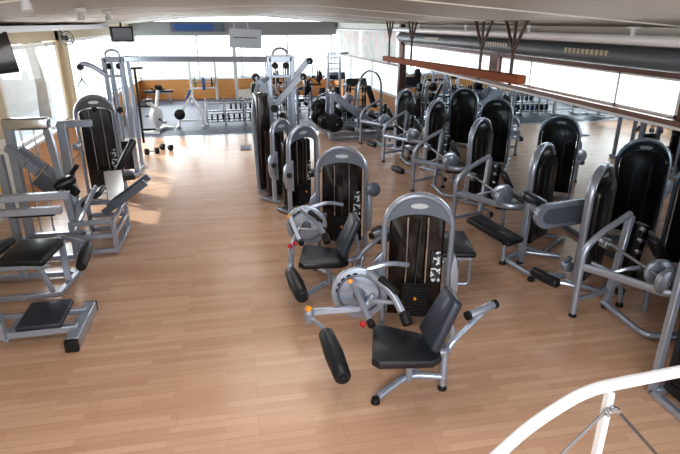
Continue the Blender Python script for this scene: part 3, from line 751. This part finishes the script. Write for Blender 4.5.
# benches far right
def flat_bench(label, loc, rz, first=[None]):
    if first[0]: return dup(first[0], loc, rz, label, 'flat benches in the weight area')
    t = thing('flat_bench', label, 'bench', loc, rz, 'flat benches in the weight area'); first[0] = t
    pad(t, 'bench_pad', (0, 0, .45), (1.15, .3, .08))
    b = MB()
    for x in (-.42, .42): b.bar((x, 0, .05), (x, 0, .42), .05, .05, up=(0, 1, 0)); b.bar((x, -.25, .04), (x, .25, .04), .05, .05)
    b.bar((-.42, 0, .38), (.42, 0, .38), .05, .05); b.build('bench_frame', 'steel', t)
    return t
flat_bench('flat padded bench against the rear wall, left end of the weight area', (-3.05, 22.6, 0), 4)
flat_bench('flat padded bench beyond the right crossover mast', (.95, 18.7, 0), 2)
flat_bench('flat padded bench at the rear wall right of the right mast', (2.5, 22.6, 0), -4)
for i, (x, y, rz, l) in enumerate(((1.7, 21.3, 0, 'small silver rack of dumbbells near rear wall, in line with the hanging pull handle'), (1.75, 17.75, 0, 'small silver rack of dumbbells left of the tall squat rack'))):
    t = thing('dumbbell_rack', l, 'rack', (x, y, 0), rz, 'dumbbell racks in the weight area')
    b = MB()
    for xx in (-.6, .6): b.bar((xx, .15, .02), (xx, .2, .8), .05, .05, up=(0, 1, 0)); b.bar((xx, -.25, .04), (xx, .3, .04), .05, .05); b.bar((xx, -.2, .3), (xx, .2, .42), .05, .04); b.bar((xx, -.1, .62), (xx, .22, .74), .05, .04)
    for z, y0 in ((.33, -.1), (.4, .08), (.65, 0), (.72, .14)): b.bar((-.6, y0, z), (.6, y0, z), .04, .03)
    b.build('rack_frame', 'silver', t)
    for z, y0 in ((.49, 0), (.81, .08)):
        for k in range(5):
            d = thing('dumbbell', 'black dumbbell resting on a small silver rack in the rear weight area', 'dumbbell', (x+(-.48+k*.24)*math.cos(R(rz))-y0*math.sin(R(rz)), y+(-.48+k*.24)*math.sin(R(rz))+y0*math.cos(R(rz)), z), rz, 'dumbbells on the rear racks')
            MB().cyl((0, -.07, 0), (0, .07, 0), .016, 8).build('handle', 'chrome', d)
            for s in (-1, 1): MB().cyl((0, s*.06, 0), (0, s*.13, 0), .06, 12, .01).build('head', 'rubber', d)

def bench_press(label, loc, rz):
    t = thing('bench_press', label, 'bench', loc, rz, 'barbell benches in the weight area')
    pad(t, 'bench_pad', (0, -.1, .45), (.32, 1.2, .08))
    b = MB()
    for x in (-.5, .5): b.bar((x, .45, .02), (x, .45, 1.15), .07, .07, up=(0, 1, 0)); b.bar((x, .1, .04), (x, .75, .04), .06, .06)
    b.bar((-.5, .45, .35), (.5, .45, .35), .05, .05); b.bar((0, -.6, .02), (0, -.6, .42), .06, .06, up=(0, 1, 0)); b.bar((0, -.6, .38), (0, .45, .38), .06, .05)
    b.build('bench_frame', 'steel', t)
    b = MB(); b.cyl((-1.0, .42, 1.17), (1.0, .42, 1.17), .015, 10); b.build('barbell', 'chrome', t)
    for x in (-.86, -.8, -.72, .72, .8, .86): plate_on(t, (x, .42, 1.17), (1, 0, 0), .22 if abs(x) < .85 else .16, .055)
    return t
bench_press('barbell bench with black plates behind the right crossover mast', (1.35, 15.95, 0), 4)
bench_press('barbell bench with black plates farther back, before the rear orange wall', (2.2, 19.5, 0), -3)
def plate_tree(label, loc, rz):
    t = thing('plate_tree', label, 'rack', loc, rz, 'plate trees in the weight area')
    b = MB(); b.bar((-.1, 0, .02), (0, 0, 1.15), .07, .07, up=(0, 1, 0)); b.bar((.1, 0, .02), (0, 0, 1.15), .07, .07, up=(0, 1, 0)); b.bar((-.3, -.25, .04), (.3, -.25, .04), .06, .06); b.bar((-.3, .25, .04), (.3, .25, .04), .06, .06); b.bar((0, -.25, .04), (0, .25, .04), .06, .06)
    for z in (.35, .7, 1.05): b.cyl((-.32, 0, z), (.32, 0, z), .022, 8)
    b.build('tree_frame', 'steel', t)
    for z, q in ((.35, .24), (.7, .17), (1.05, .13)):
        for x in (-.28, -.2, .2, .28): plate_on(t, (x, 0, z), (1, 0, 0), q, .055)
    return t
plate_tree('upright tree of black weight plates directly behind the plate-loaded leg press', (2.75, 16.2, 0), 20)
plate_tree('upright tree of black weight plates just right of the notched squat rack', (3.72, 16.75, 0), -10)
# exercise bike behind the left mast
t = thing('upright_bike', 'white exercise bike on the carpet just right of the left crossover mast', 'exercise bike', (-2.35, 16.3, 0), 70)
b = MB(); b.lathe((0, -.08, .42), (0, 1, 0), [(0, .26), (.02, .3), (.14, .3), (.16, .26)], 24); b.tube([(.1, 0, .6), (-.35, 0, .9)], .06, 10); b.tube([(.05, 0, .6), (.3, 0, 1.15)], .05, 10); b.bar((-.4, 0, .06), (.5, 0, .06), .1, .06); b.bar((-.4, -.25, .04), (-.4, .25, .04), .07, .06); b.bar((.5, -.25, .04), (.5, .25, .04), .07, .06); b.bar((.0, 0, .05), (.0, 0, .3), .1, .1, up=(0, 1, 0)); b.build('bike_body', 'white', t)
pad(t, 'saddle', (-.36, 0, .95), (.28, .22, .07))
b = MB(); b.tube([(.3, -.22, 1.2), (.34, -.1, 1.12), (.34, .1, 1.12), (.3, .22, 1.2)], .018, 8, fil=.05); b.box((.36, 0, 1.22), (.05, .22, .16), (0, -25, 0), .02); b.build('handlebar', 'rubber', t)
b = MB(); b.cyl((0, -.12, .36), (0, .12, .36), .03, 8); b.bar((0, -.13, .36), (.14, -.13, .26), .02, .03); b.bar((0, .13, .36), (-.14, .13, .46), .02, .03); b.box((.14, -.18, .25), (.1, .09, .03)); b.box((-.14, .18, .47), (.1, .09, .03)); b.build('pedal', 'rubber', t)

# dumbbells and mat tile on the floor
for i, (x, y, rz, l) in enumerate(((-2.12, 13.35, 20, 'black dumbbell on the floor, leftmost of the pair at the foot of the left mast'), (-1.82, 13.75, -30, 'black dumbbell on the floor, the one farther from the left mast'))):
    d = thing('dumbbell', l, 'dumbbell', (x, y, .075), rz, 'dumbbells on the wooden floor')
    MB().cyl((-.08, 0, 0), (.08, 0, 0), .018, 10).build('handle', 'chrome', d)
    for s in (-1, 1): MB().cyl((s*.07, 0, 0), (s*.17, 0, 0), .075, 14, .012).build('head', 'rubber', d)
tag(MB().box((.14, 13.6, .012), (.26, .5, .02), (0, 0, 0), .005).build('floor_grate', 'silver_dk'), 'small dark square grate lying on the floor left of the right mast', 'grate')

# treadmills by the rear right window
first = None
for i, (x, y, l) in enumerate(((3.6, 20.9, 'dark treadmill by the rear right corner window, farther one'), (3.85, 18.5, 'dark treadmill beside the brown column, nearer one'))):
    if first: dup(first, (x, y, 0), -82, l, 'treadmills near the blinds'); continue
    t = first = thing('treadmill', l, 'treadmill', (x, y, 0), -82, 'treadmills near the blinds')
    b = MB(); b.box((0, 0, .12), (1.7, .72, .14), bev=.03); b.build('deck', 'rubber', t)
    b = MB(); b.box((-.1, 0, .195), (1.4, .5, .012)); b.build('belt', 'bluepl', t)
    b = MB()
    for s in (-1, 1): b.tube([(.6, s*.34, .15), (.72, s*.34, 1.1), (.35, s*.34, 1.0)], .035, 8, fil=.06)
    each(b, 'handrail', 'silver', t)
    b = MB(); b.box((.72, 0, 1.14), (.16, .7, .24), (0, -25, 0), .03); b.build('console', 'rubber', t)

# ------------------------------------------------------------------ stair handrail near the camera
t = thing('stair_handrail', 'white curved tubular handrail with post and wire rods in the lower right corner', 'handrail', (1.5, 1.5, 0))
b = MB()
b.tube([(.2, 1.7, .3), (1.19, 1.7, 1.32), (1.44, 1.7, 1.475), (2.0, 1.7, 1.515), (2.7, 1.7, 1.56)], .027, 14, fil=.11)
for v in b.bm.verts: v.co -= V((1.5, 1.5, 0))
b.build('rail', 'white', t)
b = MB(); b.bar((.065, .2, .0), (.065, .2, 1.45), .045, .03, up=(1, 0, 0)); b.build('post', 'white', t)
b = MB(); b.cyl((.065, .17, 1.38), (.065, .15, 1.38), .016, 10); b.cyl((.09, .17, 1.37), (.09, .15, 1.37), .012, 10); b.cyl((.04, .17, 1.36), (.04, .15, 1.36), .012, 10); each(b, 'bolt', 'steel', t)
b = MB(); b.tube([(.05, .17, 1.38), (-.9, .17, .28)], .007, 6); b.build('wire_rod', 'steel', t)
b = MB(); b.tube([(.08, .17, 1.38), (.95, .17, .42)], .007, 6); b.build('wire_rod', 'rope', t)

# ------------------------------------------------------------------ room shell
XL, XR, YB, YF = -3.9, 4.9, 23.5, -1.5
XB, YC = 4.2, 16.0          # rear right corner, column line
CARP = 15.45
struct('floor', MB().box(((XL+XR)/2, (YF+CARP)/2, -.05), (XR-XL+1.2, CARP-YF, .1)), 'floor')
struct('floor', MB().box(((XL+XR)/2, (CARP+YB+.6)/2, -.05), (XR-XL+1.2, YB+.6-CARP, .1)), 'carpet')
struct('trim_1', MB().box(((XL+XR)/2, CARP, .004), (XR-XL, .06, .008)), 'steel')
# ceiling: shallow ridge
c = MB()
xs = [(XL-.2, 2.93), (-1.5, 3.2), (1.2, 3.24), (XR+.2, 2.93)]
for (x0, z0), (x1, z1) in zip(xs, xs[1:]):
    c.quad([(x0, YF, z0), (x1, YF, z1), (x1, YB+.3, z1), (x0, YB+.3, z0)])
    c.quad([(x0, YF, z0+.15), (x1, YF, z1+.15), (x1, YB+.3, z1+.15), (x0, YB+.3, z0+.15)])
struct('ceiling', c, 'ceil')
for i in range(6):
    y = 5.2+i*3.1
    b = MB()
    for (x0, z0), (x1, z1) in zip(xs, xs[1:]): b.bar((x0, y, z0-.006), (x1, y, z1-.006), .035, .012, bev=0)
    struct('trim_%d' % (i+2), b, 'cream')

def window(n, p0, p1, z0, z1, mull, nrm, fw=.05, m='whiteframe'):
    """framed glass between floor points p0 and p1; mull = fractions of vertical bars"""
    p0, p1 = V((*p0, 0)), V((*p1, 0)); d = (p1-p0).normalized()
    b = MB()
    up = V((0, 0, 1))
    for z in (z0+fw/2, z1-fw/2): b.bar(p0+up*z, p1+up*z, .07, fw, bev=0)
    for f in [0, 1]+list(mull):
        q = p0.lerp(p1, f); q = q+d*(fw/2 if f == 0 else -fw/2 if f == 1 else 0)
        b.bar(q+up*z0, q+up*z1, .07, fw, up=d, bev=0)
    o = struct('window_%d' % n, b, m)
    g = MB(); g.quad([p0+up*z0, p1+up*z0, p1+up*z1, p0+up*z1]); g.build('pane', 'glass', o)
    return o

# left wall
w = MB(); w.box((XL-.1, (YF+10.1)/2, 1.5), (.2, 10.1-YF, 3.0)); w.box((XL-.1, 13.95, 1.5), (.2, .8, 3.0)); w.box((XL-.1, (10.1+YB)/2, 2.83), (.2, YB-10.1, .4)); w.box((XL-.1, 23.45, 1.5), (.2, .5, 3.0))
w.box((XL-.1, (10.1+YB)/2, .41), (.2, YB-10.1, .82))
struct('wall_left', w, 'beige')
struct('trim_10', MB().box((XL+.03, 13.95, 1.5), (.1, .34, 3.0)), 'beige')
w = MB(); w.box((XL+.012, (9.9+YB)/2, .41), (.02, YB-9.9, .8)); struct('trim_11', w, 'orangewood')
struct('trim_12', MB().box((XL+.04, (9.9+YB)/2, .84), (.16, YB-9.9, .05)), 'whiteframe')
struct('trim_13', MB().box((XL+.02, 8.6, .6), (.04, 2.9, 1.2)), 'cream')
window(1, (XL-.05, 10.15), (XL-.05, 13.5), .86, 2.6, [.82], 1, .07)
window(2, (XL-.05, 14.4), (XL-.05, 23.2), .86, 2.62, [.2, .45, .7], 1, .06)
tag(MB().box((XL+.05, 9.0, .62), (.01, .5, .36), bev=.0).build('notice', 'yellow'), 'yellow card on the white lower wall at the left edge', 'notice')
struct('trim_14', MB().box((XL+.25, 8, 2.9), (.45, 18, .1)), 'white')

# rear wall
w = MB()
w.box(((XL+XB)/2, YB+.1, .4), (XB-XL+.4, .2, .8)); w.box(((XL+XB)/2, YB+.1, 2.78), (XB-XL+.4, .2, .5))
struct('wall_back', w, 'grey')
struct('trim_15', MB().box(((XL+XB)/2, YB-.02, .4), (XB-XL, .04, .8)), 'orangewood')
struct('trim_16', MB().box(((XL+XB)/2, YB-.03, .82), (XB-XL, .12, .05)), 'whiteframe')
struct('trim_17', MB().box(((XL+XB)/2, YB-.3, 2.78), (XB-XL, .6, .46)), 'grey')
window(3, (XL+.05, YB+.05), (XB-.05, YB+.05), .84, 2.55, [.3, .52, .76], 1, .06)
struct('trim_18', MB().box((.02, YB-.45, 1.45), (.14, .14, 2.9)), 'whiteframe')

# right wall: mirror wall with high strip window
w = MB()
w.box((XR+.1, (YF+YC)/2, .97), (.2, YC-YF, 1.94)); w.box((XR+.1, (YF+YC)/2, 2.74), (.2, YC-YF, .6)); w.box((XR+.1, (YF+5.25)/2, 2.2), (.2, 5.25-YF, .6))
struct('wall_right', w, 'cream')
struct('trim_19', MB().box((XR+.0, (YF+5.22)/2, 2.2), (.06, 5.22-YF, .52)), 'redbrown')
for i, (a, z) in enumerate((((5.2, 15.9), 2.44), )):
    struct('trim_20', MB().box((XR-.02, sum(a)/2, 2.46), (.08, a[1]-a[0], .1)), 'redbrown')
struct('trim_21', MB().box((XR-.05, (2+YC)/2, 1.945), (.16, YC-2, .06)), 'sillwood')
window(4, (XR+.03, 5.25), (XR+.03, 9.6), 1.97, 2.42, [.245, .75], -1, .04)
window(5, (XR+.03, 9.95), (XR+.03, 15.6), 1.97, 2.42, [.5], -1, .04)
struct('trim_22', MB().box((XR-.01, 9.78, 2.2), (.12, .34, .56)), 'redbrown')
t = thing('wall_mirror', 'long wall mirror with white top rail below the high strip windows', 'mirror', (XR-.02, 9, 0))
b = MB(); b.quad([(0, -6.9, .08), (0, 6.75, .08), (0, 6.75, 1.86), (0, -6.9, 1.86)]); b.build('mirror_glass', 'mirror', t)
b = MB(); b.box((.0, -.07, 1.885), (.04, 13.66, .05)); b.build('top_rail', 'white', t)
b = MB(); b.box((.0, -.07, .04), (.04, 13.66, .08)); b.build('bottom_rail', 'silver_dk', t)

struct('trim_23', MB().box((4.86, YC-.25, 1.48), (.17, .2, 2.96), bev=.01), 'redbrown')
# slanted rear right wall
p0, p1 = V((XR, YC, 0)), V((XB, YB+.1, 0)); d = (p1-p0).normalized(); nn = V((d.y, -d.x, 0)); up = V((0, 0, 1))
w = MB(); w.bar(p0+nn*.1+up*.4, p1+nn*.1+up*.4, .2, .8, bev=0); w.bar(p0+nn*.1+up*2.9, p1+nn*.1+up*2.9, .2, .2, bev=0)
struct('wall_right', w, 'cream')
w = MB(); w.bar(p0+up*.4-nn*.02, p1+up*.4-nn*.02, .04, .8, bev=0); struct('trim_24', w, 'orangewood')
w = MB(); w.bar(p0+up*1.78-nn*.02, p1+up*1.78-nn*.02, .1, .06, bev=0); struct('trim_25', w, 'redbrown')
window(6, tuple((p0+nn*.05)[:2]), tuple((p1+nn*.05)[:2]), .82, 2.8, [.35, .68], -1, .05)
for i, (a, b_, l) in enumerate(((.03, .47, 'pale translucent roller blind next to the brown column'), (.5, .97, 'pale translucent roller blind next to the rear right corner'))):
    q0, q1 = p0.lerp(p1, a)-nn*.06, p0.lerp(p1, b_)-nn*.06
    t = thing('roller_blind', l, 'blind', tuple(q0), 0)
    w = MB(); n = 14
    for k in range(n):
        A, B = q0.lerp(q1, k/n)-q0, q0.lerp(q1, (k+1)/n)-q0
        o1, o2 = nn*.015*math.sin(k*1.9), nn*.015*math.sin((k+1)*1.9)
        w.quad([A+up*1.83+o1, B+up*1.83+o2, B+up*2.72+o2*.3, A+up*2.72+o1*.3])
    w.build('blind_cloth', 'blind', t)
    w = MB(); w.cyl(up*2.75, q1-q0+up*2.75, .03, 10); w.build('roller_tube', 'white', t)

# hanging beam
t = thing('hanging_beam', 'orange-brown wooden beam hung from the ceiling on forked iron brackets', 'beam', (3.9, 10.55, 2.17))
MB().bar((0, -3.55, .085), (0, 3.55, -.05), .15, .12, bev=.008).build('beam', 'beamwood', t)
for y in (13.75, 11.94, 8.36, 7.32):
    b = MB(); yy = y-10.55
    b.bar((0, yy, -.08-.02*yy), (0, yy, .46), .04, .03, up=(0, 1, 0), bev=0)
    for s in (-.3, 0, .3): b.bar((0, yy, .44), (0, yy+s, .86), .035, .03, up=(0, 1, 0), bev=0)
    b.bar((0, yy-.32, .86), (0, yy+.32, .86), .05, .03, bev=0)
    b.build('forked_bracket', 'iron', t)

# duct and pipe
t = thing('air_duct', 'thick round grey air duct with slotted vents under the ceiling along the right wall', 'duct', (4.72, 8.4, 2.61))
b = MB(); b.cyl((0, -9, 0), (0, 7.1, 0), .125, 24, .03)
for y in (-4, -1, 2, 5): b.cyl((0, y, 0), (0, y+.03, 0), .128, 24)
b.build('duct_pipe', 'duct', t)
for y in (-1.7, .9, 4.2):
    b = MB()
    b.box((-.122, y, .03), (.02, .95, .07), (0, 0, 0), .004); b.build('vent_grille', 'vent', t)
t = thing('ceiling_pipe', 'white pipe on T brackets just below the ceiling at right', 'pipe', (4.52, 8, 2.815))
MB().cyl((0, -9, 0), (0, 7.8, 0), .06, 16).build('pipe', 'pipe', t)
b = MB()
for y in (-2.3, .0, 2.4, 5.2): b.box((-.03, y, .08), (.03, .04, .1)); b.box((-.03, y, .13), (.05, .18, .02))
each(b, 'bracket', 'white', t)

# television
t = thing('television', 'flat black television hanging from the ceiling at the left edge', 'television', (-3.53, 8.98, 2.57), 74)
b = MB(); b.box((0, 0, 0), (1.02, .07, .6), (-8, 0, 0), .012); b.build('casing', 'rubber', t)
b = MB(); b.box((0, -.04, 0.005), (.94, .008, .52), (-8, 0, 0)); b.build('screen', 'screen', t)
b = MB(); b.bar((0, .05, .1), (0, .06, .36), .05, .05, up=(0, 1, 0)); b.build('bracket', 'iron', t)
# things hung at the rear
t = thing('hanging_sign', 'white board sign hung from the ceiling in front of the rear windows', 'sign', (.42, 19.0, 2.5), 0)
b = MB(); b.box((0, 0, 0), (1.05, .03, .6), (0, 3, 0), .004); b.build('board', 'sign', t)
b = MB(); b.box((-.02, -.018, .03), (.78, .004, .035), (0, 2, 0)); b.build('lettering_line', 'silver_dk', t)
b = MB(); b.cyl((-.35, 0, .28), (-.35, 0, .7), .012, 8); b.cyl((.1, 0, .28), (.1, 0, .7), .012, 8); each(b, 'hanger', 'white', t)
t = thing('wall_screen', 'wide bluish screen on the grey band above the rear windows', 'screen', (-1.35, 22.84, 2.83), 0)
b = MB(); b.box((0, 0, 0), (2.0, .08, .34), bev=.01); b.build('casing', 'silver_dk', t)
b = MB(); b.box((-.1, -.045, 0), (1.5, .01, .25)); b.build('display', 'blue', t)
t = thing('hung_monitor', 'dark box monitor under the ceiling in the rear left corner', 'monitor', (-3.2, 17.5, 2.68), 15)
b = MB(); b.box((0, 0, 0), (.62, .4, .42), bev=.03); b.build('casing', 'rubber', t)
b = MB(); b.box((0, -.205, 0), (.52, .01, .34)); b.build('display', 'screen', t)
b = MB(); b.bar((0, 0, .2), (0, 0, .32), .06, .06, up=(0, 1, 0)); b.build('bracket', 'iron', t)
t = thing('wall_fan', 'small dark wall fan under the ceiling above the second left window', 'fan', (-3.6, 13.2, 2.68), 40)
b = MB(); b.ring((0, -.1, 0), (0, 1, 0), .14, .012, 20)
b.ring((0, -.14, 0), (0, 1, 0), .08, .008, 16); b.bar((-.14, -.12, 0), (.14, -.12, 0), .008, .008); b.bar((0, -.12, -.14), (0, -.12, .14), .008, .008, up=(0, 1, 0)); b.build('guard', 'silver_dk', t)
b = MB(); b.cyl((0, -.08, 0), (0, .12, 0), .05, 12, .01); b.bar((0, .1, 0), (0, .2, .3), .03, .03, up=(0, 1, 0)); b.build('motor', 'rubber', t)
first = None
for i, (x, y, z, l) in enumerate(((-1.5, 4.65, 3.195, 'small white ceiling spotlight nearest the left front edge of the photo'), (-1.82, 7.5, 3.15, 'small white ceiling spotlight between the other two at left'), (-1.85, 9.2, 3.14, 'small white ceiling spotlight farthest back at left'))):
    if first: dup(first, (x, y, z), 0, l, 'ceiling spotlights'); continue
    t = first = thing('ceiling_spotlight', l, 'spotlight', (x, y, z), 0, 'ceiling spotlights')
    b = MB(); b.cyl((0, 0, -.02), (0, 0, .03), .07, 16, .006); b.build('mounting_plate', 'white', t)
    b = MB(); b.lathe((0, 0, -.02), (.1, -.2, -1), [(0, .02), (.03, .03), (.05, .04), (.1, .042)], 14); b.build('spot_head', 'white', t)

# ------------------------------------------------------------------ outside
struct('ground_outside', MB().box((0, 20, -.35), (90, 90, .1)), 'ground')
w = MB(); w.box((-8.2, 14, .4), (.3, 24, 1.7)); o = struct('terrace_wall_outside', w, 'stone')
for i, (x, y, l) in enumerate(((-7.2, 15.6, 'pale tree seen through the left window'), (-7.0, 21.5, 'pale tree outside the second left window'))):
    t = thing('garden_tree', l, 'tree', (x, y, -.3), 0)
    b = MB(); b.tube([(0, 0, 0), (.05, 0, 1.2), (-.1, .05, 2.4), (.1, 0, 3.6)], [.2, .17, .15, .08], 10); b.tube([(-.08, .05, 2.2), (-.5, .1, 3.0), (-.8, .2, 3.6)], [.09, .07, .04], 8); b.tube([(-.05, .05, 2.4), (.5, -.1, 3.1), (.9, -.1, 3.6)], [.09, .07, .04], 8); b.build('trunk', 'bark', t)
    b = MB(); rnd = random.Random(i)
    for k in range(260):
        c = V((rnd.gauss(0, .7), rnd.gauss(0, .7), 3.5+rnd.gauss(0, .5))); e = Euler((rnd.random()*6, rnd.random()*6, rnd.random()*6)).to_matrix()
        b.quad([c+e @ V(q) for q in ((-.12, -.05, 0), (.12, -.05, 0), (.12, .05, 0), (-.12, .05, 0))])
    b.build('crown', 'leafm', t)

# ------------------------------------------------------------------ camera, light, world
cd = bpy.data.cameras.new('camera'); cam = bpy.data.objects.new('camera', cd); COL.objects.link(cam)
cam.location = (0, 0, 3.0); cam.rotation_euler = (R(90-21.1), 0, R(-10.8))
cd.sensor_width = 36; cd.lens = 36*530/680; cd.clip_start = .05; cd.clip_end = 200
SC.camera = cam
def area(name, loc, rot, sx, sy, e, col=(1, 1, 1)):
    l = bpy.data.lights.new(name, 'AREA'); l.shape = 'RECTANGLE'; l.size = sx; l.size_y = sy; l.energy = e; l.color = col
    o = bpy.data.objects.new(name, l); COL.objects.link(o); o.location = loc; o.rotation_euler = [R(a) for a in rot]; return o
area('window_light_rear', (.2, YB+.5, 1.7), (-90, 0, 0), 8, 1.7, 260, (.93, .97, 1))
area('window_light_left', (XL-.5, 18.8, 1.75), (0, -90, 0), 1.7, 8.5, 160, (.95, .98, 1))
area('window_light_left_near', (XL-.5, 11.8, 1.75), (0, -90, 0), 1.7, 3.2, 120, (.95, .98, 1))
area('window_light_right', (XR+.4, 10.4, 2.2), (0, 90, 0), .45, 10, 150, (.95, .98, 1))
for i, (x, y) in enumerate(((.3, 3.5), (.6, 8), (.3, 12.5))):
    area('ceiling_fill', (x, y, 3.1), (0, 0, 0), 2.2, 2.2, 30, (1, .97, .92))  # soft fill added below the ceiling, no fixture stands for it
area('flash_fill', (.3, -1.3, 3.02), (42, 0, -12), 2.5, .8, 190, (1, .98, .95))  # unseen front fill added behind the camera for flash-like light
s = bpy.data.lights.new('sun', 'SUN'); s.energy = 4; s.angle = R(.6); s.color = (1, .96, .88)
so = bpy.data.objects.new('sun', s); COL.objects.link(so); so.rotation_euler = V((.70, -.55, -.68)).to_track_quat('-Z', 'Y').to_euler()
w = bpy.data.worlds.new('world'); SC.world = w; w.use_nodes = True
nt = w.node_tree; bg = nt.nodes['Background']
tc = nt.nodes.new('ShaderNodeTexCoord'); sp = nt.nodes.new('ShaderNodeSeparateXYZ'); cr = nt.nodes.new('ShaderNodeValToRGB')
nt.links.new(tc.outputs['Generated'], sp.inputs[0]); nt.links.new(sp.outputs['Z'], cr.inputs[0])
cr.color_ramp.elements[0].color = (.95, .97, 1, 1); cr.color_ramp.elements[1].color = (.7, .84, 1, 1)
nt.links.new(cr.outputs[0], bg.inputs['Color']); bg.inputs['Strength'].default_value = 2.2
SC.view_settings.view_transform = 'Standard'; SC.view_settings.look = 'Medium High Contrast'; SC.view_settings.exposure = .0
try:
    SC.cycles.max_bounces = 8; SC.cycles.transparent_max_bounces = 12; SC.cycles.sample_clamp_indirect = 4
except Exception: pass
